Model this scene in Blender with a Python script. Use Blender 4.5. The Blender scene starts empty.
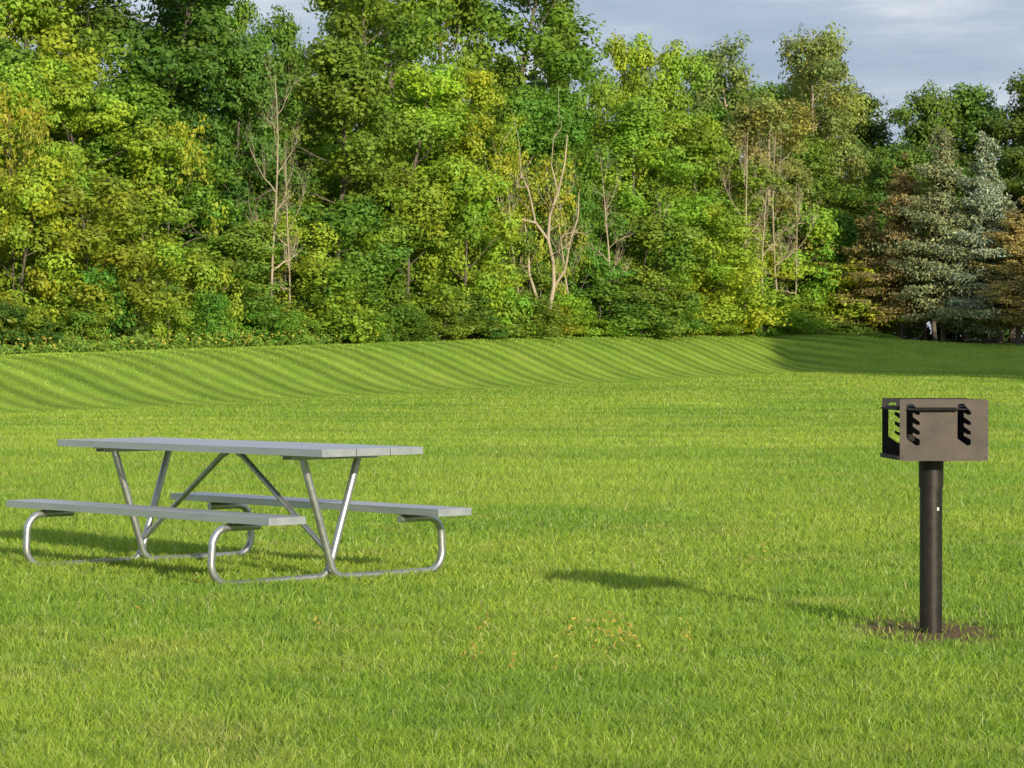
import bpy, bmesh, math
import numpy as np
from mathutils import Vector, Matrix
scene=bpy.context.scene
scene.view_settings.view_transform='Standard'
scene.view_settings.look='None'
scene.view_settings.exposure=0
F=2711.0; CAMH=1.255; HY=357.5
R=np.random.default_rng(7)

# ------------------------------------------------------------------ helpers
def link(o): scene.collection.objects.link(o); return o
def np_mesh(name,V,Fc,mats,smooth=False,attrs=None,colors=None):
    V=np.asarray(V,dtype=np.float32); Fc=np.asarray(Fc,dtype=np.int32)
    me=bpy.data.meshes.new(name)
    me.vertices.add(len(V)); me.vertices.foreach_set('co',V.ravel())
    k=Fc.shape[1]; m=len(Fc)
    me.loops.add(m*k); me.loops.foreach_set('vertex_index',Fc.ravel())
    me.polygons.add(m); me.polygons.foreach_set('loop_start',np.arange(0,m*k,k,dtype=np.int32))
    if smooth: me.polygons.foreach_set('use_smooth',np.ones(m,dtype=bool))
    for a,vals in (colors or {}).items():
        at=me.attributes.new(a,'FLOAT_COLOR','POINT'); c=np.ones((len(V),4),dtype=np.float32); c[:,:3]=vals; at.data.foreach_set('color',c.ravel())
    me.update(calc_edges=True); me.validate()
    for mt in (mats if isinstance(mats,(list,tuple)) else [mats]): me.materials.append(mt)
    return me
def obj(name,me,parent=None,loc=None,**kw):
    o=bpy.data.objects.new(name,me); link(o)
    if parent: o.parent=parent
    if loc is not None: o.location=loc
    for k,v in kw.items(): o[k]=v
    return o
def sstep(x): x=np.clip(x,0,1); return x*x*(3-2*x)
def vnoise(X,Y,sc,seed,octv=3):
    out=0;amp=1;tot=0
    g=np.random.default_rng(seed).random((256,256))
    for o in range(octv):
        x=X*sc+seed*7.3;y=Y*sc+seed*3.1
        xi=np.floor(x).astype(int);yi=np.floor(y).astype(int);fx=sstep(x-xi);fy=sstep(y-yi)
        a=g[xi%256,yi%256];b=g[(xi+1)%256,yi%256];c=g[xi%256,(yi+1)%256];d=g[(xi+1)%256,(yi+1)%256]
        out=out+amp*((a*(1-fx)+b*fx)*(1-fy)+(c*(1-fx)+d*fx)*fy);tot+=amp;amp*=.55;sc*=2.1
    return out/tot
def srel(X,Y):
    return np.maximum(-.90*X+.43*(Y-80.5),(Y-105)*.6)
def gz(X,Y):
    X=np.asarray(X,dtype=float);Y=np.asarray(Y,dtype=float)
    yy=np.clip(Y,-100,170)
    base=.014*np.log1p(np.exp(np.clip((yy-55)/4,-30,60)))*4
    s=srel(X,Y)
    h=(1.38+.02*np.clip(X,-14,0))*(1-.3*sstep((X-12)/9))
    z=base+h*sstep((s+.1)/4.7)*sstep((Y-30)/15)
    z=z+.012*np.sin(X*.9+Y*.31)*np.sin(Y*.45)
    return z
def ray(px,Y): return (px-512)/F*Y

# ------------------------------------------------------------------ materials
def newmat(name):
    m=bpy.data.materials.new(name); m.use_nodes=True
    nt=m.node_tree; nt.nodes.clear(); return m,nt
def N(nt,t,**kw):
    n=nt.nodes.new(t)
    for k,v in kw.items(): setattr(n,k,v)
    return n
def L(nt,a,b): nt.links.new(a,b)
def math_(nt,op,a,b=None,clamp=False):
    n=N(nt,'ShaderNodeMath',operation=op); n.use_clamp=clamp
    for i,v in enumerate((a,b)):
        if v is None: continue
        if isinstance(v,(int,float)): n.inputs[i].default_value=v
        else: L(nt,v,n.inputs[i])
    return n.outputs[0]
def mixc(nt,f,a,b,mode='MIX'):
    n=N(nt,'ShaderNodeMix',data_type='RGBA',blend_type=mode)
    for sock,v in ((n.inputs[0],f),(n.inputs[6],a),(n.inputs[7],b)):
        if isinstance(v,(int,float)): sock.default_value=v
        elif isinstance(v,tuple): sock.default_value=v+(1,) if len(v)==3 else v
        else: L(nt,v,sock)
    return n.outputs[2]
def ramp(nt,f,stops):
    n=N(nt,'ShaderNodeValToRGB'); e=n.color_ramp.elements
    while len(e)<len(stops): e.new(.5)
    for el,(p,c) in zip(e,stops): el.position=p; el.color=tuple(c)+(1,)
    L(nt,f,n.inputs[0]); return n.outputs[0]
def noise(nt,vec,scale,detail=3,rough=.55):
    n=N(nt,'ShaderNodeTexNoise'); n.inputs['Scale'].default_value=scale
    n.inputs['Detail'].default_value=detail; n.inputs['Roughness'].default_value=rough
    if vec is not None: L(nt,vec,n.inputs['Vector'])
    return n.outputs[0]
def ramp_f(nt,f,a,b):
    n=N(nt,'ShaderNodeMapRange'); n.inputs[1].default_value=a; n.inputs[2].default_value=b
    L(nt,f,n.inputs[0]); return n.outputs[0]
GX,GY=1.905,12.32   # grill base
SP=1.12             # width of one mowing pass pair on the bank

def ground_mat():
    m,nt=newmat('lawn_ground')
    g=N(nt,'ShaderNodeNewGeometry'); P=g.outputs['Position']
    sep=N(nt,'ShaderNodeSeparateXYZ'); L(nt,P,sep.inputs[0]); x,y,z=sep.outputs
    c=ramp(nt,noise(nt,P,.8,5,.7),[(.3,(.17,.285,.03)),(.5,(.225,.34,.04)),(.7,(.285,.365,.055))])
    s=math_(nt,'ADD',math_(nt,'MULTIPLY',x,-.90),math_(nt,'MULTIPLY',math_(nt,'SUBTRACT',y,80.5),.43))
    t=math_(nt,'ADD',math_(nt,'MULTIPLY',x,.43),math_(nt,'MULTIPLY',y,.90))
    mask=math_(nt,'MULTIPLY',math_(nt,'ADD',s,1.0),.6,True)
    a1=math_(nt,'SINE',math_(nt,'MULTIPLY',t,2*math.pi/SP))
    a2=math_(nt,'MULTIPLY',math_(nt,'SINE',math_(nt,'ADD',math_(nt,'MULTIPLY',t,2*math.pi/(SP*3.3)),1.0)),.5)
    amp=math_(nt,'ADD',1.0,math_(nt,'MULTIPLY',math_(nt,'MULTIPLY',math_(nt,'ADD',a1,a2),.22),mask))  # light and dark sheen of the mowing stripes, put into the ground colour
    hs=N(nt,'ShaderNodeHueSaturation'); L(nt,c,hs.inputs['Color']); L(nt,amp,hs.inputs['Value']); c=hs.outputs[0]
    dx=math_(nt,'SUBTRACT',x,GX); dy=math_(nt,'MULTIPLY',math_(nt,'SUBTRACT',y,GY),.55)
    d=math_(nt,'SQRT',math_(nt,'ADD',math_(nt,'MULTIPLY',dx,dx),math_(nt,'MULTIPLY',dy,dy)))
    d=math_(nt,'ADD',d,math_(nt,'MULTIPLY',noise(nt,P,7,4),.3))
    soilf=math_(nt,'SUBTRACT',1.0,ramp_f(nt,d,.38,.66))
    soil=ramp(nt,noise(nt,P,40,5),[(.3,(.08,.050,.028)),(.7,(.28,.18,.10))])
    c=mixc(nt,soilf,c,soil)
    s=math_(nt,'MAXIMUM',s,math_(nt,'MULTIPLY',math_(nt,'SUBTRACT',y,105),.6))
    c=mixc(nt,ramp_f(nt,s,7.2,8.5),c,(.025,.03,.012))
    b=N(nt,'ShaderNodeBsdfPrincipled'); b.inputs['Roughness'].default_value=.9
    b.inputs['Specular IOR Level'].default_value=.1
    L(nt,c,b.inputs['Base Color'])
    bu=N(nt,'ShaderNodeBump'); bu.inputs['Strength'].default_value=.8; bu.inputs['Distance'].default_value=.04
    L(nt,noise(nt,P,25,4,.7),bu.inputs['Height']); L(nt,bu.outputs[0],b.inputs['Normal'])
    o=N(nt,'ShaderNodeOutputMaterial'); L(nt,b.outputs[0],o.inputs[0]); return m
def blade_mat():
    m,nt=newmat('grass_blade')
    c=N(nt,'ShaderNodeAttribute',attribute_name='tint').outputs['Color']
    d=N(nt,'ShaderNodeBsdfPrincipled'); d.inputs['Roughness'].default_value=.42; d.inputs['Specular IOR Level'].default_value=.4
    t=N(nt,'ShaderNodeBsdfTranslucent'); L(nt,c,d.inputs['Base Color'])
    L(nt,mixc(nt,1.0,c,(1.25,1.25,.75),'MULTIPLY'),t.inputs['Color'])
    mx=N(nt,'ShaderNodeMixShader'); mx.inputs[0].default_value=.33
    L(nt,d.outputs[0],mx.inputs[1]); L(nt,t.outputs[0],mx.inputs[2])
    o=N(nt,'ShaderNodeOutputMaterial'); L(nt,mx.outputs[0],o.inputs[0]); return m
def leaf_mat(name,trans=.26,rough=.5):
    m,nt=newmat(name)
    oi=N(nt,'ShaderNodeObjectInfo'); col=oi.outputs['Color']
    t3=N(nt,'ShaderNodeAttribute',attribute_name='tint').outputs['Color']
    c=mixc(nt,1.0,col,t3,'MULTIPLY')
    d=N(nt,'ShaderNodeBsdfPrincipled'); d.inputs['Roughness'].default_value=rough; d.inputs['Specular IOR Level'].default_value=.25
    t=N(nt,'ShaderNodeBsdfTranslucent'); L(nt,c,d.inputs['Base Color'])
    L(nt,mixc(nt,1.0,c,(1.45,1.35,.65),'MULTIPLY'),t.inputs['Color'])
    mx=N(nt,'ShaderNodeMixShader'); mx.inputs[0].default_value=trans
    L(nt,d.outputs[0],mx.inputs[1]); L(nt,t.outputs[0],mx.inputs[2])
    o=N(nt,'ShaderNodeOutputMaterial'); L(nt,mx.outputs[0],o.inputs[0]); return m
def simple_mat(name,c1,c2,scale,rough=.6,metal=0,bump=.2,stretch=None,spec=.5,r2=None):
    m,nt=newmat(name)
    tc=N(nt,'ShaderNodeTexCoord').outputs['Object']
    if stretch:
        mp=N(nt,'ShaderNodeMapping'); mp.inputs['Scale'].default_value=stretch; L(nt,tc,mp.inputs[0]); tc=mp.outputs[0]
    n=noise(nt,tc,scale,6,.65)
    c=ramp(nt,n,[(.3,c1),(.7,c2)])
    b=N(nt,'ShaderNodeBsdfPrincipled'); L(nt,c,b.inputs['Base Color'])
    b.inputs['Metallic'].default_value=metal; b.inputs['Specular IOR Level'].default_value=spec
    if r2 is not None:
        mr=N(nt,'ShaderNodeMapRange'); mr.inputs[3].default_value=rough; mr.inputs[4].default_value=r2
        L(nt,n,mr.inputs[0]); L(nt,mr.outputs[0],b.inputs['Roughness'])
    else: b.inputs['Roughness'].default_value=rough
    bu=N(nt,'ShaderNodeBump'); bu.inputs['Strength'].default_value=bump; bu.inputs['Distance'].default_value=.003
    L(nt,n,bu.inputs['Height']); L(nt,bu.outputs[0],b.inputs['Normal'])
    o=N(nt,'ShaderNodeOutputMaterial'); L(nt,b.outputs[0],o.inputs[0]); return m
M_ground=ground_mat(); M_blade=blade_mat(); M_leaf=leaf_mat('broad_leaf'); M_needle=leaf_mat('needle',.15,.6)
M_bark=simple_mat('bark',(.07,.055,.042),(.19,.155,.12),9,.9,0,.6,(1,1,.3))
M_pale=simple_mat('pale_bark',(.29,.22,.145),(.54,.44,.31),6,.85,0,.4,(1,1,.3))
M_alu=simple_mat('aluminium_plank',(.52,.53,.55),(.66,.67,.68),14,.40,.75,.05,(.15,1,1),r2=.52)
M_galv=simple_mat('galvanised_pipe',(.42,.43,.43),(.60,.60,.58),30,.34,.85,.1,r2=.5)
M_bronze=simple_mat('weathered_paint',(.050,.038,.030),(.115,.088,.070),11,.5,.25,.25,r2=.75)
M_post=simple_mat('dark_painted_steel',(.018,.015,.012),(.04,.032,.026),18,.38,.4,.3,r2=.6)
M_soot=simple_mat('sooty_steel',(.008,.007,.007),(.03,.025,.022),40,.7,.3,.3)
M_tag=simple_mat('label_white',(.4,.4,.38),(.7,.7,.66),60,.6)

# ------------------------------------------------------------------ ground
xs=np.unique(np.concatenate([np.linspace(-2500,-60,14),np.arange(-60,75,.8),np.linspace(75,2500,14)]))
ys=np.unique(np.concatenate([np.linspace(-400,-20,8),np.arange(-20,180,.8),np.linspace(180,4000,16)]))
XX,YY=np.meshgrid(xs,ys); ZZ=gz(XX,YY)
V=np.stack([XX.ravel(),YY.ravel(),ZZ.ravel()],1)
nx,ny=len(xs),len(ys)
i=np.arange(nx-1)[None,:]+nx*np.arange(ny-1)[:,None]; i=i.ravel()
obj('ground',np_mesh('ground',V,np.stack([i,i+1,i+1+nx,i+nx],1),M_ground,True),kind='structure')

# ------------------------------------------------------------------ grass blades
TX,TY,TH=-1.637,15.88,.813
def lerp3(a,b,f): return np.array(a)[None]*(1-f[:,None])+np.array(b)[None]*f[:,None]
def lawn_tint(X,Y,rnd):
    n1=vnoise(X,Y,.28,3,4); n2=vnoise(X,Y,1.6,5,3); n3=vnoise(X,Y,6,9,2); n4=vnoise(X*.25,Y,.35,12,3)
    c=lerp3((.220,.360,.040),(.325,.445,.052),sstep((n1-.3)/.4))
    c=c+(np.array([.43,.44,.10])[None]-c)*(.5*sstep((n2-.55)/.3))[:,None]
    nearw=np.clip((26-Y)/12,.35,1)
    c=c+(np.array([.13,.255,.035])[None]-c)*(.48*nearw*sstep((n3-.52)/.3))[:,None]
    t=.43*X+.90*Y
    st=np.sin(t*2*math.pi/SP)+.5*np.sin(t*2*math.pi/(SP*3.3)+1)  # mowing stripes: sheen of leaning blades put into the blade colour
    s=-.90*X+.43*(Y-80.5); mask=np.clip((s+1)*.6,0,1)
    fade=.70+.6*vnoise(X,Y,.12,31,3)
    far=np.clip((Y-16)*.04,0,1)
    sf=np.sin(Y*2*math.pi/2.9+.12*X)+.6*np.sin(Y*2*math.pi/1.1+.3*X)
    crest=sstep((s-2.2)/2.0)  # low sun on the upper bank, put into the tint as a lighter crest
    amp=1+mask*(-.03+.16*crest)+mask*st*.22*fade+(1-mask)*far*(.10*sf+.22*(n4-.5))
    c=c*amp[:,None]
    rn=rnd*(1-.6*mask)+.45*.6*mask
    c=c*(.60+.88*rn)[:,None]
    c[:,0]*=(.85+.32*rn)
    dead=(rnd>.965)&(mask<.5); c[dead]=np.array([.52,.46,.22])*(.7+.5*R.random(dead.sum()))[:,None]
    return np.clip(c,0,.85)
def make_grass():
    n=900000
    u=R.random(n); a,b=6.8,128.0; q=.15
    d=(a**q+u*(b**q-a**q))**(1/q)
    X=(R.random(n)*2-1)*.22*d; Y=d
    keep=srel(X,Y)<7.6
    dd=np.hypot(X-GX,(Y-GY)*.55)+.10*np.sin(X*23+Y*11)+.07*np.sin(Y*31-X*17)
    keep&=~((dd<.36)&(R.random(n)<.88)); keep&=np.hypot(X-GX,Y-GY)>.06
    X,Y,d,dd=X[keep],Y[keep],d[keep],dd[keep]; n=len(X)
    Z=gz(X,Y)
    k=d/8.5
    cl=vnoise(X,Y,4.5,41,2); cl2=vnoise(X,Y,.8,42,2)
    h=(.017+.023*R.random(n)+(.046-.024*np.clip((d-14)/14,0,1))*np.clip(cl-.3,0,1)+.012*cl2)*np.minimum(k**.22,1.6)
    onb=srel(X,Y)>-1; h=np.where(onb,h*.65,h)
    tall=R.random(n)<.012; h=np.where(tall&(d<30),h*1.7,h)
    near_t=np.hypot(X-TX,Y-TY)<1.7; h=np.where(near_t,h*.85,h)
    h=np.where(dd<.5,h*.75,h)
    w=.0017*k**.92*(.6+.8*R.random(n))
    az=R.random(n)*2*math.pi; lean=(.2+1.0*R.random(n)**1.2)*h
    lx,ly=np.cos(az)*lean,np.sin(az)*lean
    fa=R.random(n)*math.pi; wx,wy=np.cos(fa)*w,np.sin(fa)*w
    var=np.clip(R.normal(.45,.21,n),0,.96); var[R.random(n)<.022]=1.0
    tint=lawn_tint(X,Y,var)
    z0=Z-.004
    base=np.stack([X,Y,z0],1); W=np.stack([wx,wy,0*wx],1)
    near=d<22
    fb,fW=base[~near],W[~near]; tip=fb+np.stack([lx,ly,h],1)[~near]
    V1=np.stack([fb-fW,fb+fW,tip],1).reshape(-1,3); m=len(fb)
    F1=np.arange(3*m).reshape(-1,3); a1=np.repeat(tint[~near],3,axis=0)
    nb,nW=base[near],W[near]
    mid=nb+np.stack([lx*.3,ly*.3,h*.6],1)[near]; tip=nb+np.stack([lx,ly,h],1)[near]
    V2=np.stack([nb-nW,nb+nW,mid-nW*.85,mid+nW*.85,tip],1).reshape(-1,3); m2=len(nb)
    o=(np.arange(m2)*5)[:,None]
    F2=np.stack([o+[0,1,3],o+[0,3,2],o+[2,3,4]],1).reshape(-1,3)+len(V1)
    a2=np.repeat(tint[near],5,axis=0)
    me=np_mesh('lawn_grass',np.concatenate([V1,V2]),np.concatenate([F1,F2]),M_blade,False,None,{'tint':np.concatenate([a1,a2])})
    obj('lawn_grass',me,kind='stuff')
make_grass()

# ------------------------------------------------------------------ foliage tools
def unit(v): return v/np.maximum(np.linalg.norm(v,axis=-1,keepdims=True),1e-9)
def leaves(C,Nn,size,rng,aspect=.5,fold=.15):
    n=len(C); Nn=unit(Nn)
    r=rng.normal(size=(n,3)); A=unit(np.cross(Nn,r)); B=np.cross(Nn,A)
    s=(size*(.5+1.0*rng.random(n)))[:,None]
    V=np.stack([C-A*s*.5,C+B*s*.5*aspect-A*s*.05,C+A*s*.6-Nn*s*fold,C-B*s*.5*aspect-A*s*.05],1).reshape(-1,3)
    Fc=np.arange(4*n).reshape(-1,4); return V,Fc
def leaf_tint(var,warm):
    v=.50+1.05*var
    t=np.stack([v*(.83+.44*warm),v,v*(1.08-.28*warm)],1)
    return np.repeat(t,4,axis=0)
def tubes(segs,ns=6):
    P0=np.array([s[0] for s in segs]);P1=np.array([s[1] for s in segs])
    r0=np.array([s[2] for s in segs]);r1=np.array([s[3] for s in segs])
    D=unit(P1-P0); ref=np.where(np.abs(D[:,2:3])>.9,[[1.,0,0]],[[0,0,1.]])
    A=unit(np.cross(D,ref));B=np.cross(D,A)
    an=np.arange(ns)*2*math.pi/ns
    ring=A[:,None,:]*np.cos(an)[None,:,None]+B[:,None,:]*np.sin(an)[None,:,None]
    V=np.concatenate([P0[:,None]+ring*r0[:,None,None],P1[:,None]+ring*r1[:,None,None]],1).reshape(-1,3)
    n=len(segs); o=(np.arange(n)*2*ns)[:,None]; k=np.arange(ns)[None]
    Fc=np.stack([o+k,o+(k+1)%ns,o+ns+(k+1)%ns,o+ns+k],2).reshape(-1,4); return V,Fc
def path_segs(p,d,length,r0,r1,n,rng,jit=.18,up=.1):
    segs=[];p=np.array(p,float);d=unit(np.array(d,float));pts=[p]
    for i in range(n):
        d=unit(d+rng.normal(size=3)*jit+np.array([0,0,up])); q=p+d*length/n
        a=r0+(r1-r0)*i/n;b=r0+(r1-r0)*(i+1)/n
        segs.append((p,q,a,b));p=q;pts.append(q)
    return segs,pts,d
def skeleton(rng,H,Rr,cb,nl,prof,trunkr=None,bare=False,tilt=.06,nsub=2):
    segs=[];tips=[]
    tr=trunkr or H*.011
    s,pts,_=path_segs((0,0,-.1),(rng.normal()*tilt,rng.normal()*tilt,1),H*.9,tr,tr*.2,9,rng,.07,.12)
    segs+=s; pts=np.array(pts); tips.append(pts[-1]);
    for i in range(nl):
        t=(i+.5)/nl; f=cb+(.96-cb)*t
        idx=f*9; k=int(min(idx,8)); p=pts[k]+(pts[k+1]-pts[k])*(idx-k)
        az=i*2.4+rng.random()*.8
        ln=Rr*prof(t)*(.65+.6*rng.random())
        up=.15+.8*t
        r=tr*(1-f*.8)*.5
        s,q,dd=path_segs(p,(math.cos(az),math.sin(az),up),ln,r,r*.3,5,rng,.16,.05)
        segs+=s; tips.append(q[-1])
        for j in range(nsub if not bare else 7):
            kk=rng.integers(2,5); pp=q[kk]
            d2=unit(dd+rng.normal(size=3)*.75+np.array([0,0,.1 if not bare else .55]))
            s2,q2,d3=path_segs(pp,d2,ln*(.25+.4*rng.random()),r*.4,r*.12,3,rng,.2,.1)
            segs+=s2; tips.append(q2[-1])
            if bare:
                for _ in range(4):
                    d4=unit(d3+rng.normal(size=3)*.7+np.array([0,0,.4]))
                    s3,_a,_b=path_segs(q2[rng.integers(1,4)],d4,ln*.22*(.6+rng.random()),r*.14,r*.05,2,rng,.2,.1); segs+=s3
    return segs,np.array(tips)
def crown_from(tips,rng,lobe,nleaf,size,flat=.75,shell=.60):
    sub=[];lid=[]
    for i,tp in enumerate(tips):
        r=lobe*(.5+1.0*rng.random()); m=9
        D=unit(rng.normal(size=(m,3)))*np.array([1,1,flat])
        sub.append(np.concatenate([[tp],tp+D*r*(.5+.4*rng.random((m,1)))])); lid+= [i]*(m+1)
    rads=np.array([lobe*(.20+.36*rng.random()) for _ in lid]); cen=np.concatenate(sub); lid=np.array(lid)
    wts=rads**2/np.sum(rads**2); cnt=np.maximum((wts*nleaf).astype(int),4)
    idx=np.repeat(np.arange(len(cen)),cnt); n=len(idx)
    D=unit(rng.normal(size=(n,3)))
    rr=rads[idx]*(shell+(1.12-shell)*rng.random(n)**.7)
    stray=rng.random(n)<.15; rr=np.where(stray,rr*(1+.8*rng.random(n)),rr)
    C=cen[idx]+D*rr[:,None]*np.array([1,1,flat])
    Dl=unit(C-tips[lid[idx]]+1e-6)
    Nn=D*.55+Dl*.8+np.array([0,0,.3])+rng.normal(size=(n,3))*.38
    keep=C[:,2]>.05; C,Nn,idx=C[keep],Nn[keep],idx[keep]
    V,Fc=leaves(C,Nn,size,rng,.7)
    lv=rng.random(len(tips)); sv_=rng.random(len(cen)); lw=rng.random(len(tips))
    var=np.clip(rng.random(len(C))*.32+.40*lv[lid[idx]]+.28*sv_[idx],0,1)
    warm=np.clip(.75*lw[lid[idx]]+.35*rng.random(len(C))-.05,0,1)
    return V,Fc,leaf_tint(var,warm),C
round_=lambda t:math.sqrt(max(.08,1-((t-.35)/.70)**2))
oval_=lambda t:math.sqrt(max(.10,1-((t-.42)/.62)**2))
bush_=lambda t:math.sqrt(max(.05,1-(t/1.05)**2))
VAR={}
def variant(key,seed,H,Rr,cb,nl,prof,lobe,nleaf,size,flat=.75,extra=0,bark=None,nsub=2):
    rng=np.random.default_rng(seed)
    segs,tips=skeleton(rng,H*.98,Rr*.82,cb,nl,prof,nsub=nsub)
    if extra:
        az=rng.random(extra)*6.28; rr=Rr*(.45+.45*rng.random(extra))
        e=np.stack([np.cos(az)*rr,np.sin(az)*rr,H*(.03+.3*rng.random(extra))],1); tips=np.concatenate([tips,e])
    V,Fc,tint,C=crown_from(tips,rng,lobe,nleaf,size,flat)
    cm=np_mesh(key+'_crown',V,Fc,M_leaf,False,None,{'tint':tint})
    tv,tf=tubes(segs); tm=np_mesh(key+'_trunk',tv,tf,bark or M_bark,True)
    Ha=float(np.percentile(C[:,2],99.3)); Ra=float(np.percentile(np.abs(C[:,:2]),97))
    VAR.setdefault(key,[]).append((tm,cm,Ha,Ra))
for sd in (1,2,3,41): variant('maple',sd,13,2.8,.14,20,round_,.90,28000,.136,.74)
for sd in (4,5,6): variant('cottonwood',sd,14,2.6,.14,24,oval_,.76,25000,.130,.80)
for sd in (7,8): variant('poplar',sd,13,2.5,.20,26,oval_,.64,21000,.120,.9,0,M_pale)
for sd in (9,10,11): variant('small',sd,5.6,2.0,.06,13,round_,.60,15500,.107,.76,8)
for sd in (12,13,14): variant('shrub',sd,2.4,1.15,.05,9,bush_,.42,7500,.090,.9,6)
variant('sparse',15,5.6,2.0,.25,12,oval_,.55,3000,.11,.9)
def spruce(seed,H,Rr,nleaf,gap,ragged,z0):
    rng=np.random.default_rng(seed); segs,_,_=path_segs((0,0,-.1),(0,0,1),H,.15,.02,8,rng,.01,.2)
    C=[];Nn=[];z=z0*H
    while z<H*.99:
        f=z/H; rad=Rr*min(1,(1-f)**.75*1.1)*(.6+.6*rng.random())+.16
        nb=int(7+5*(1-f)); lop=rng.random()*6.28
        for b in range(nb):
            az=rng.random()*6.28; ln=rad*(.4+ragged*rng.random())*(1+.25*math.cos(az-lop)); dr=-.40+.95*f
            d=unit(np.array([math.cos(az),math.sin(az),dr])); p=np.array([0,0,z+rng.normal()*gap*.8])
            e=p+d*ln+np.array([0,0,.12*ln]); segs.append((p,e,.02,.006))
            m=int(nleaf*ln)+3; t=rng.random(m)**.6
            side=np.cross(d,[0,0,1.]); spread=(1-t*.5)*.34*ln*rng.normal(size=m)*.8
            c=p+np.outer(t,e-p)+np.outer(spread,side)+np.stack([rng.normal(size=m)*.06]*2+[-.34*rng.random(m)**1.5+.06],1)
            C.append(c); Nn.append(np.tile(d*.9+[0,0,.5],(m,1))+rng.normal(size=(m,3))*.55)
        z+=gap*(.5+1.0*rng.random())*(1-.45*f)
    C=np.concatenate(C);Nn=np.concatenate(Nn); V,Fc=leaves(C,Nn,.14,rng,.45,.3)
    cm=np_mesh('spruce_crown',V,Fc,M_needle,False,None,{'tint':leaf_tint(rng.random(len(C)),rng.random(len(C)))})
    tv,tf=tubes(segs,5); tm=np_mesh('spruce_trunk',tv,tf,M_bark,True)
    VAR.setdefault('spruce',[]).append((tm,cm,H,Rr))
spruce(21,9,2.1,160,.44,.9,.13); spruce(22,9,2.4,100,.52,1.0,.19); spruce(23,9,2.2,145,.46,.95,.15)
for sd in (31,32,33):
    rng=np.random.default_rng(sd)
    segs,tips=skeleton(rng,8,1.8,.25,10,oval_,.092,True,.16)
    tv,tf=tubes(segs,5); VAR.setdefault('dead',[]).append((np_mesh('bare_trunk',tv,tf,M_pale,True),None,7.4,1.9))
def snag():
    rng=np.random.default_rng(77); segs=[]
    def poly(pts,r0,r1):
        pts=np.array(pts,float); n=len(pts)-1
        for i in range(n): segs.append((pts[i],pts[i+1],r0+(r1-r0)*i/n,r0+(r1-r0)*(i+1)/n))
    poly([(0,0,-.1),(.15,0,.7),(.42,.05,1.5),(.40,.1,2.2),(.15,.05,2.9),(.22,0,3.6),(.62,0,4.3),(.95,-.1,5.2),(1.05,-.1,6.0)],.12,.032)
    poly([(.42,.05,1.5),(.95,-.1,2.0),(1.2,-.2,2.9),(1.55,-.2,3.5),(1.6,-.2,4.3)],.065,.022)
    poly([(.15,.05,2.9),(-.45,0,3.4),(-.75,.1,4.3),(-1.15,.1,4.9),(-1.2,.1,5.6)],.06,.018)
    poly([(-.45,0,3.4),(-1.1,-.1,3.5),(-1.5,0,3.2)],.038,.013)
    poly([(.62,0,4.3),(.3,0,5.1),(.4,0,5.9)],.04,.013)
    poly([(0,0,-.1),(-.3,.2,1.0),(-.75,.3,1.9),(-.8,.3,2.8),(-1.0,.3,3.5)],.085,.032)
    for _ in range(55):
        s=segs[rng.integers(2,len(segs))]; d=unit(rng.normal(size=3)+np.array([0,0,.8]))
        sg,_,_=path_segs(s[1],d,.5+.8*rng.random(),.016,.006,3,rng,.25,.1); segs.extend(sg)
    tv,tf=tubes(segs,7); VAR['snag']=[(np_mesh('bare_trunk',tv,tf,M_pale,True),None,6.0,1.5)]
snag()

def edge(px):
    u=(px-512)/F
    Y=80.5/(1-2.093*u)
    return min(Y,105)+12.0
cnt={}
INFO={'maple':('maple_tree','tree'),'cottonwood':('cottonwood_tree','tree'),'poplar':('poplar_tree','tree'),'small':('young_tree','tree'),'sparse':('young_tree','tree'),
'shrub':('shrub','shrub'),'spruce':('spruce_tree','tree'),'dead':('bare_tree','tree'),'snag':('dead_tree','tree')}
def place(kind,px,off,topy,wpx,col,label,group=None,variant_i=None):
    Y=edge(px)+off; X=ray(px,Y); z=float(gz(X,Y))
    Ht=(HY-topy)*Y/F+CAMH-z; Wd=wpx*Y/F
    k=cnt.get(kind,0); cnt[kind]=k+1
    vs=VAR[kind]; tm,cm,H,Rr=vs[(k if variant_i is None else variant_i)%len(vs)]
    e=bpy.data.objects.new(INFO[kind][0],None); link(e)
    e.location=(X,Y,z); e.rotation_euler=(0,0,(k*2.39)%6.28 if kind!='snag' else 0)
    sx=Wd/(2*Rr*.98); e.scale=(sx,sx,Ht/H)
    e['label']=label; e['category']=INFO[kind][1]
    if group: e['group']=group
    t=bpy.data.objects.new('trunk',tm); link(t); t.parent=e
    if cm:
        c=bpy.data.objects.new('crown',cm); link(c); c.parent=e; c.color=tuple(col)+(1,)
    return e
G=(.155,.275,.032); DG=(.095,.182,.028); BG=(.235,.370,.034); YG=(.32,.42,.036); YE=(.36,.40,.045); OG=(.27,.33,.085)
GW='trees along the wood edge'
def T(kind,px,off,topy,w,col,lab=None,vi=None):
    names={'maple':'dense green maple tree in the wood behind the mown bank','cottonwood':'tall leafy cottonwood rising above the wood edge',
    'poplar':'thin grey-green poplar with pale trunk above the wood','small':'young leafy tree at the edge of the wood','sparse':'thin young tree with sparse yellowing leaves',
    'shrub':'bushy green shrub where the mown bank meets the wood','dead':'bare dead tree with pale branches at the wood edge','snag':''}
    w=w*{'maple':1.15,'cottonwood':1.15,'small':1.1,'shrub':1.05,'poplar':1.2}.get(kind,1)
    j=float(R.normal()*.12); j2=float(R.normal()*.10)
    c=(max(.01,col[0]*(1+j+j2)),col[1]*(1+j),col[2]*(1+j))
    place(kind,px,off,topy,w,c,lab or names[kind],('shrubs along the wood edge' if kind=='shrub' else GW),vi)
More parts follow.
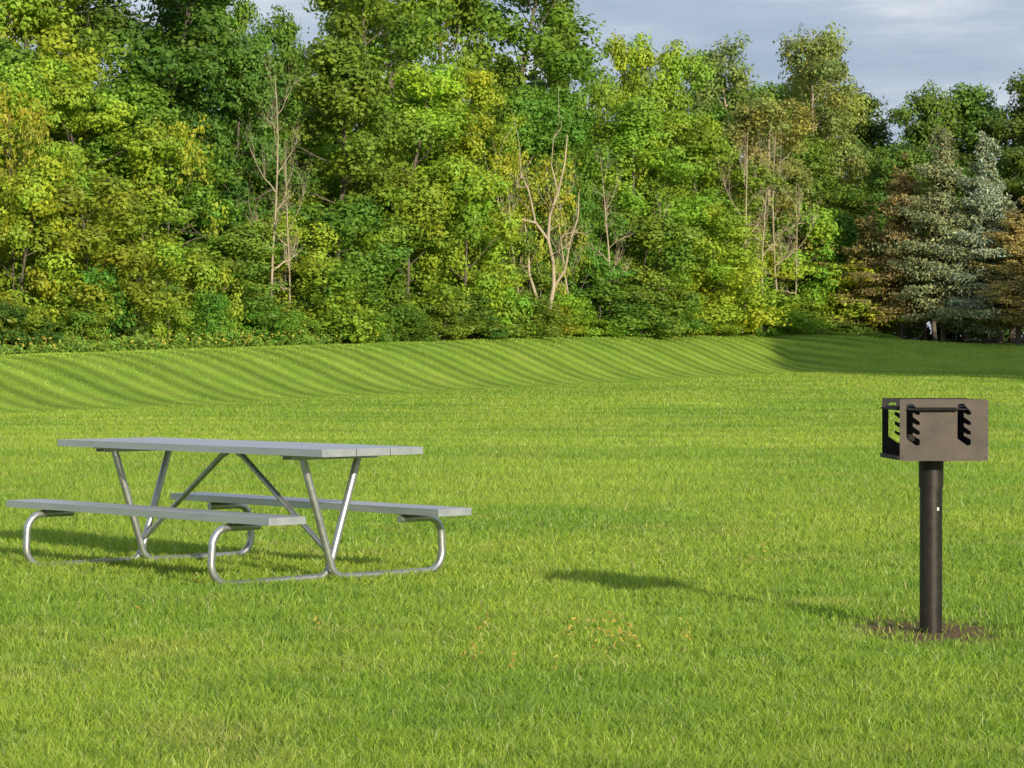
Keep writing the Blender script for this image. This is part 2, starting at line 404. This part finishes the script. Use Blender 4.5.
for a in [('maple',-90,13,-40,180,G),('maple',-5,13,-60,170,BG),('cottonwood',75,15,-60,160,DG),('cottonwood',140,13,-45,150,DG),('maple',200,14,-25,130,G),('maple',245,15,2,90,G),
 ('maple',295,16,18,80,G),('cottonwood',340,14,-50,125,G),('cottonwood',400,15,-70,140,BG),('maple',455,16,-60,140,G),('cottonwood',505,13,-50,140,G),('maple',550,15,0,90,G),
 ('maple',612,16,42,85,BG),('maple',658,14,52,80,BG),('maple',708,15,72,80,G),('poplar',745,13,46,85,OG),('poplar',790,14,36,95,OG),('poplar',832,13,52,80,OG),
 ('maple',765,17,90,110,G),('maple',815,18,90,100,G),('maple',880,18,96,105,DG),('maple',925,17,96,90,DG),('maple',965,16,90,110,DG),('maple',1012,14,80,110,DG),('maple',1090,14,90,130,DG)]:
    T(*a)
for a in [('maple',-60,6,60,150,BG),('maple',22,7,72,120,BG),('maple',95,8,65,140,BG),('maple',165,7,85,140,G),('maple',235,9,50,120,DG),('maple',330,7,45,150,G),
 ('maple',400,8,70,140,BG),('cottonwood',468,6,70,80,YG),('maple',500,9,95,100,G),('maple',572,7,90,95,G),('maple',640,7,105,120,BG),('maple',705,8,118,110,BG),
 ('poplar',775,8,105,95,OG),('maple',830,8,140,90,G),('maple',880,9,150,90,DG),('maple',935,9,150,90,DG),('maple',1000,8,150,110,DG),('maple',1080,6,150,110,DG)]:
    T(*a)
for a in [('small',-50,2,190,120,BG),('small',18,3,165,95,YG),('small',85,2,180,125,BG),('small',150,3,195,115,BG),('small',215,3,225,105,G),('small',280,4,215,100,BG),
 ('small',340,3,200,120,G),('small',405,3,175,110,BG),('small',462,2,160,95,BG),('small',510,4,225,70,G),('sparse',530,3.5,150,80,YE),('sparse',556,4.5,190,60,YG),('small',592,4,235,80,G),('small',645,2.5,215,105,G),
 ('small',705,3,205,100,BG),('small',757,4.5,228,80,YG),('small',805,3,205,85,BG),('small',850,4,215,70,G),('small',490,6,240,80,DG),('small',900,6,230,80,DG),('sparse',170,5.0,120,90,YG),('sparse',12,4.5,90,95,YE),('small',575,3.6,180,50,G)]:
    T(*a)
px=-70; k=0
while px<875:
    ty=283+16*math.sin(px*.05)+float(R.normal()*12)
    if 462<px<500: px+=26; continue
    T('shrub',px,float(R.random()*2.0),ty,float(60+R.random()*24),[BG,G,G,YG,BG][int(R.integers(0,5))])
    px+=34+float(R.random()*12)
px=-70
while px<885:
    T('shrub',px,-.9+float(R.random()*1.1),311+float(R.normal()*7),float(38+R.random()*16),[G,DG,G,BG][int(R.integers(0,4))])
    px+=33+float(R.random()*14)
T('shrub',505,.2,268,60,BG,'vine-covered mound of leaves at the wood edge')
T('dead',272,2.1,62,72,G,None,0); T('dead',294,1.8,130,50,G,None,1)
T('snag',545,1.0,135,62,G,'broken dead tree with pale leaning trunk',0); T('dead',610,1.9,150,54,G,None,0); T('dead',522,2.0,175,48,G,None,1); T('dead',572,2.0,150,54,G,None,2)
T('dead',742,1.9,118,60,G,None,1); T('dead',762,2.2,140,50,G,None,0); T('dead',780,1.9,125,58,G,None,2); T('dead',655,2.2,195,42,G,None,0); T('dead',798,2.4,175,46,G,None,1)
sp=lambda px,off,ty,w,c,l,v:place('spruce',px,off,ty,w,c,l,'spruces beside the lawn',v)
sp(985,-2,140,98,(.28,.35,.24),'blue-green spruce beside the shaded lawn',0)
sp(943,-1.5,138,96,(.26,.30,.15),'spruce with browning needles beside the shaded lawn',2)
sp(902,0,172,98,(.30,.25,.10),'tall reddish-brown spruce at the lawn edge',1)
sp(868,1,215,80,(.30,.27,.10),'rusty brown spruce at the lawn edge',1)
sp(1018,-3.5,212,108,(.38,.32,.11),'orange-brown thinning conifer beside the lawn',1)
sp(1065,-2,150,90,(.2,.25,.15),'blue-green spruce beside the shaded lawn',0)
def free(kind,X,Y,Ht,Wd,col,label,vi):
    tm,cm,H,Rr=VAR[kind][vi]; e=bpy.data.objects.new(INFO[kind][0],None); link(e)
    z=float(gz(X,Y)); e.location=(X,Y,z); e.scale=(Wd/2/Rr,Wd/2/Rr,Ht/H); e['label']=label; e['category']='tree'; e['group']='trees shading the bank'
    t=bpy.data.objects.new('trunk',tm); link(t); t.parent=e; c=bpy.data.objects.new('crown',cm); link(c); c.parent=e; c.color=tuple(col)+(1,)
for X,Y,Ht,Wd,vi in ((29,78,14.5,8,0),(34,80,14.5,8,1),(40,78,14,8,2),(26.8,86,12.5,7.5,1),(33,88,12,8,3),(46,80,14,9,0),(24.3,92,9.5,5.5,2),(30,72,14,7,1)):
    free('maple',X,Y,Ht,Wd,G,'broad maple standing at the side of the field',vi)
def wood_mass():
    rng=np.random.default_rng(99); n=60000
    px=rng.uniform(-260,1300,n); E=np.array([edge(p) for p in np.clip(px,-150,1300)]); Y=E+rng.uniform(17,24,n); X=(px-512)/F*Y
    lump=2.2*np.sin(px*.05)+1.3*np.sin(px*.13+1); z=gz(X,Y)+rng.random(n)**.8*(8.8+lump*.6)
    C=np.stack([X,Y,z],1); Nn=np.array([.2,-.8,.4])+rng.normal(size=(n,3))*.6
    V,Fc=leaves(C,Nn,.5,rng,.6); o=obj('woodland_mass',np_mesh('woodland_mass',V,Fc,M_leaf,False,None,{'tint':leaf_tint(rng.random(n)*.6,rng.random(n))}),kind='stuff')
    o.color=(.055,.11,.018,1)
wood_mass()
def weeds():
    rng=np.random.default_rng(5); n=34000
    px=rng.uniform(-120,900,n); E=np.array([edge(p) for p in px]); Y=E+rng.uniform(-2.8,-.3,n); X=(px-512)/F*Y
    ok=srel(X,Y)>5.2; X,Y,px=X[ok],Y[ok],px[ok]; n=len(X)
    hh=.08+.70*np.clip(vnoise(px,0*px,.10,61,3)-.2,0,1); z=gz(X,Y)+rng.random(n)**.8*hh
    C=np.stack([X,Y,z],1); Nn=np.array([.2,-.7,.3])+rng.normal(size=(n,3))*.7
    V,Fc=leaves(C,Nn,.10,rng,.4)
    o=obj('tall_weeds',np_mesh('tall_weeds',V,Fc,M_leaf,False,None,{'tint':leaf_tint(rng.random(n),rng.random(n)*.6)}),kind='stuff'); o.color=(.18,.28,.035,1)
    m=300; px=np.concatenate([rng.normal(90,80,m//2),rng.normal(260,45,m//4),rng.uniform(0,860,m-m//2-m//4)]); E=np.array([edge(p) for p in px]); Y=E+rng.uniform(-2.8,-1.5,m); X=(px-512)/F*Y
    C=np.stack([X,Y,gz(X,Y)+.15+.3*rng.random(m)],1)
    V,Fc=leaves(C,np.array([.2,-.7,.5])+rng.normal(size=(m,3))*.4,.08,rng,.5)
    o=obj('goldenrod_flowers',np_mesh('goldenrod_flowers',V,Fc,M_leaf,False,None,{'tint':leaf_tint(rng.random(m),rng.random(m))}),kind='stuff'); o.color=(.45,.38,.06,1)
weeds()
def tufts():
    rng=np.random.default_rng(15); C=[]
    cen=[(rng.normal(.30,.30),rng.normal(11.7,.45)) for _ in range(22)]+[(rng.uniform(-2,2.4),rng.uniform(9,17)) for _ in range(12)]
    for x,y in cen:
        m=rng.integers(5,14); t=rng.random(m)
        C.append(np.stack([x+rng.normal(size=m)*.018,y+rng.normal(size=m)*.018,gz(x,y)+.025+.08*t],1))
    C=np.concatenate(C); n=len(C)
    V,Fc=leaves(C,np.array([.2,-.7,.4])+rng.normal(size=(n,3))*.6,.019,rng,.45)
    o=obj('lawn_weeds',np_mesh('lawn_weeds',V,Fc,M_leaf,False,None,{'tint':leaf_tint(rng.random(n),rng.random(n))}),kind='stuff'); o.color=(.38,.31,.07,1)
tufts()

# ------------------------------------------------------------------ modelling helpers
def box_mesh(name,boxes,mat,bev=.003):
    bm=bmesh.new()
    for (x0,x1,y0,y1,z0,z1) in boxes:
        r=bmesh.ops.create_cube(bm,size=1); vs=r['verts']
        bmesh.ops.scale(bm,vec=(x1-x0,y1-y0,z1-z0),verts=vs)
        bmesh.ops.translate(bm,vec=((x0+x1)/2,(y0+y1)/2,(z0+z1)/2),verts=vs)
    if bev: bmesh.ops.bevel(bm,geom=bm.edges[:]+bm.verts[:],offset=bev,segments=2,affect='EDGES',profile=.6)
    me=bpy.data.meshes.new(name); bm.to_mesh(me); bm.free(); me.materials.append(mat); return me
def fillet(pts,rad,n=10):
    pts=[Vector(p) for p in pts]; out=[pts[0]]
    for i in range(1,len(pts)-1):
        a,b,c=pts[i-1],pts[i],pts[i+1]; d1=(a-b).normalized(); d2=(c-b).normalized()
        ang=d1.angle(d2); r=rad[i-1]; t=r/math.tan(ang/2)
        cen=b+(d1+d2).normalized()*(r/math.sin(ang/2)); p=b+d1*t; q=b+d2*t
        v1=p-cen; v2=q-cen; tot=v1.angle(v2); ax=v1.cross(v2).normalized()
        for k in range(n+1): out.append(cen+Matrix.Rotation(tot*k/n,3,ax)@v1)
    out.append(pts[-1]); return out
def pipe_mesh(name,paths,r,mat,res=5,cap=True):
    cu=bpy.data.curves.new(name,'CURVE'); cu.dimensions='3D'; cu.bevel_depth=r; cu.bevel_resolution=res; cu.use_fill_caps=cap
    for pth in paths:
        s=cu.splines.new('POLY'); s.points.add(len(pth)-1)
        for p,q in zip(s.points,pth): p.co=(q[0],q[1],q[2],1)
    o=bpy.data.objects.new(name,cu); link(o); bpy.context.view_layer.update()
    me=bpy.data.meshes.new_from_object(o.evaluated_get(bpy.context.evaluated_depsgraph_get()))
    bpy.data.objects.remove(o); me.name=name; me.materials.clear(); me.materials.append(mat)
    for p in me.polygons: p.use_smooth=len(p.vertices)==4
    return me

# ------------------------------------------------------------------ picnic table
tab=bpy.data.objects.new('picnic_table',None); link(tab); tab.location=(TX,TY,float(gz(TX,TY))); tab.rotation_euler=(0,0,-TH)
tab['label']='aluminium picnic table with attached benches on the lawn'; tab['category']='picnic table'
L2=1.27; WB=.733; BW=.252; WT=.364; LF=.90; WH=.825; HB=.400; HT=.757
def plank_boxes(w0,w1,z1,l2=L2,t=.040):
    return [(-l2,l2,w0,w1,z1-.006,z1),(-l2,l2,w0,w0+.004,z1-t,z1-.0061),(-l2,l2,w1-.004,w1,z1-t,z1-.0061),
            (-l2,l2,(w0+w1)/2-.03,(w0+w1)/2-.027,z1-t*.7,z1-.0061),(-l2,l2,(w0+w1)/2+.027,(w0+w1)/2+.03,z1-t*.7,z1-.0061)]
sw=(2*WT-.016)/3; bx=[]
for k in range(3):
    w0=-WT+k*(sw+.008); bx+=plank_boxes(w0,w0+sw,HT)
    for e in (-1,1):
        xa=e*(L2+.0025); bx.append((min(xa,xa-e*.002),max(xa,xa-e*.002),w0+.001,w0+sw-.001,HT-.041,HT-.0005))
obj('tabletop',box_mesh('tabletop',bx,M_alu,.0009),tab)
for sg in (-1,1):
    w0=-WB if sg<0 else WB-BW
    bx=plank_boxes(w0,w0+BW,HB)
    for e in (-1,1):
        xa=e*(L2+.0025); bx.append((min(xa,xa-e*.002),max(xa,xa-e*.002),w0+.001,w0+BW-.001,HB-.041,HB-.0005))
    obj('bench_seat',box_mesh('bench_seat',bx,M_alu,.0009),tab)
PR=.0215; ZB=PR-.002
for e in (-1,1):
    paths=[]
    for sg in (-1,1):
        l=e*LF+sg*.026
        pts=[(l,-sg*.2235,HT-.058),(l,sg*.005,ZB+.003),(l,sg*WH,ZB),(l,sg*(WH-.02),HB-.041-PR-.006),(l,sg*.49,HB-.041-PR-.006)]
        paths.append(fillet(pts,[.10,.115,.105]))
    fr=obj('leg_frame',pipe_mesh('leg_frame',paths,PR,M_galv),tab)
    br=box_mesh('crossbar',[(e*LF-.045,e*LF+.045,-.33,.33,HT-.0475,HT-.0425),(e*LF-.045,e*LF-.041,-.31,.31,HT-.068,HT-.048),(e*LF+.041,e*LF+.045,-.31,.31,HT-.068,HT-.048)],M_galv,.001)
    obj('crossbar',br,fr)
    for sg in (-1,1):
        w0,w1=sorted((sg*(WB-.03),sg*(WB-BW+.03)))
        obj('seat_bracket',box_mesh('seat_bracket',[(e*LF-.03,e*LF+.03,w0,w1,HB-.047,HB-.0425)],M_galv,.001),fr)
    obj('diagonal_brace',pipe_mesh('diagonal_brace',[[(e*.05,0,HT-.055),(e*.10,0,HT-.075),(e*(LF-.035),0,.17)]],.0165,M_galv),tab)

# ------------------------------------------------------------------ park grill
gr=bpy.data.objects.new('park_grill',None); link(gr); gr.location=(GX,GY,float(gz(GX,GY))); gr.rotation_euler=(0,0,math.radians(3.5))
gr['label']='brown steel charcoal grill on a dark pedestal post'; gr['category']='grill'
S=1/221.
PB,PT=.787,1.063; x0,x1=-.185,.215; yn,yf=-.20,.20
post=obj('post',pipe_mesh('post',[[(0,0,-.05),(0,0,.68)]],.0515,M_post,8),gr)
obj('collar',pipe_mesh('collar',[[(0,0,.66),(0,0,PB-.006)]],.0565,M_post,8),post)
obj('label_plate',box_mesh('label_plate',[(.016,.026,-.0526,-.0505,.556,.571)],M_tag,.0003),post)
slot=[(6.5,6),(9,4.5),(13,4.5),(15,7),(20,12.5),(20,15.5),(17,15.5),(13,13.5),(13,17.5),(20,22.5),(20,25.5),(17,25.5),(13,23.5),(13,27),(20,32),(20,35),(17,35),(13,33),(13,36),(20,40),(20,45),(16.5,46),(6.5,39)]
def panel(name,y,mat):
    cu=bpy.data.curves.new(name,'CURVE'); cu.dimensions='2D'; cu.fill_mode='BOTH'; cu.extrude=.0014
    W=(x1-x0); Hh=PT-PB; c=.006
    outer=[(c,0),(W-c,0),(W,c),(W,Hh-c),(W-c,Hh),(c,Hh),(0,Hh-c),(0,c)]
    polys=[outer]
    for sx in (0,51): polys.append([((a+sx)*S,Hh-b*S) for a,b in slot])
    for hx,hy in ((.012,.015),(W-.012,.015)): polys.append([(hx+.003*math.cos(t*.785),hy+.003*math.sin(t*.785)) for t in range(8)])
    for pl in polys:
        s=cu.splines.new('POLY'); s.points.add(len(pl)-1); s.use_cyclic_u=True
        for p,q in zip(s.points,pl): p.co=(q[0],q[1],0,1)
    o=bpy.data.objects.new(name,cu); link(o); bpy.context.view_layer.update()
    me=bpy.data.meshes.new_from_object(o.evaluated_get(bpy.context.evaluated_depsgraph_get())); bpy.data.objects.remove(o)
    me.transform(Matrix.Translation((x0,y,PB))@Matrix.Rotation(math.pi/2,4,'X')); me.materials.clear(); me.materials.append(mat); return me
fb=obj('firebox',box_mesh('firebox',[(x0+.001,x1-.001,yn+.003,yf-.003,PB+.004,PB+.009),(x1-.008,x1-.003,yn+.003,yf-.003,PB+.0095,PT-.003),
   (-.06,.06,-.06,.06,PB-.008,PB+.0035),(x0-.010,x0+.0005,yn+.003,yf-.003,PB+.004,PB+.022)],M_soot,.0008),gr)
obj('side_panel',panel('side_panel',yn,M_bronze),fb); obj('side_panel',panel('side_panel',yf,M_soot),fb)
zr=PT-10*S
ra,rb=x0+9.5*S,x0+60.5*S
rods=[[(ra,yn-.012,zr),(ra,yf+.012,zr)],[(rb,yn-.012,zr),(rb,yf+.012,zr)],
      [(x0-.008,yn+.03,zr),(x1-.03,yn+.03,zr)],[(x0-.008,yf-.03,zr),(x1-.03,yf-.03,zr)],[(x0-.008,yn+.03,zr),(x0-.008,yf-.03,zr)]]
for k in range(14):
    y=yn+.04+k*(yf-yn-.08)/13; rods.append([(x0+.01,y,zr+.008),(x1-.02,y,zr+.008)])
gt=obj('cooking_grate',pipe_mesh('cooking_grate',rods,.0048,M_soot,3),gr)
coil=[(ra+.02+(rb-ra-.04)*t/260.,yn-.015+.0062*math.cos(t*.6),zr+.0062*math.sin(t*.6)) for t in range(261)]
hd=obj('handle',pipe_mesh('handle',[[(ra-.010,yn-.015,zr),(rb+.028,yn-.015,zr)],coil],.0036,M_soot,3),gt)

# ------------------------------------------------------------------ light
el=math.radians(16.6); sx,sy=.448,-.894
sv=Vector((sx*math.cos(el),sy*math.cos(el),math.sin(el)))
sun=bpy.data.lights.new('sun','SUN'); sun.energy=5.0; sun.angle=math.radians(.8); sun.color=(1.0,.91,.73)
so=bpy.data.objects.new('sun',sun); link(so); so.rotation_euler=(-sv).to_track_quat('-Z','Y').to_euler(); so.location=(20,-40,30)
w=bpy.data.worlds.new('World'); scene.world=w; w.use_nodes=True; nt=w.node_tree; nt.nodes.clear()
sky=N(nt,'ShaderNodeTexSky',sky_type='NISHITA'); sky.sun_disc=False; sky.sun_elevation=el; sky.sun_rotation=math.atan2(sx,sy)
tc=N(nt,'ShaderNodeTexCoord'); mp=N(nt,'ShaderNodeMapping'); mp.inputs['Scale'].default_value=(5,5,26); L(nt,tc.outputs['Generated'],mp.inputs[0])
nz=noise(nt,mp.outputs[0],1.6,6,.6)
cl=ramp(nt,nz,[(.35,(3.0,3.7,5.0)),(.52,(3.9,4.5,5.7)),(.68,(6.2,6.5,7.1))])
mixed=mixc(nt,.85,sky.outputs[0],cl)
bg=N(nt,'ShaderNodeBackground'); bg.inputs[1].default_value=.12; L(nt,mixed,bg.inputs[0])
ow=N(nt,'ShaderNodeOutputWorld'); L(nt,bg.outputs[0],ow.inputs[0])

# ------------------------------------------------------------------ camera
cam=bpy.data.cameras.new('camera'); co=bpy.data.objects.new('camera',cam); link(co)
cam.sensor_width=36; cam.lens=F*36/1024; cam.clip_end=6000; cam.clip_start=.1
co.location=(0,0,CAMH); co.rotation_euler=(math.radians(90)-math.atan((384-HY)/F),0,0)
scene.camera=co
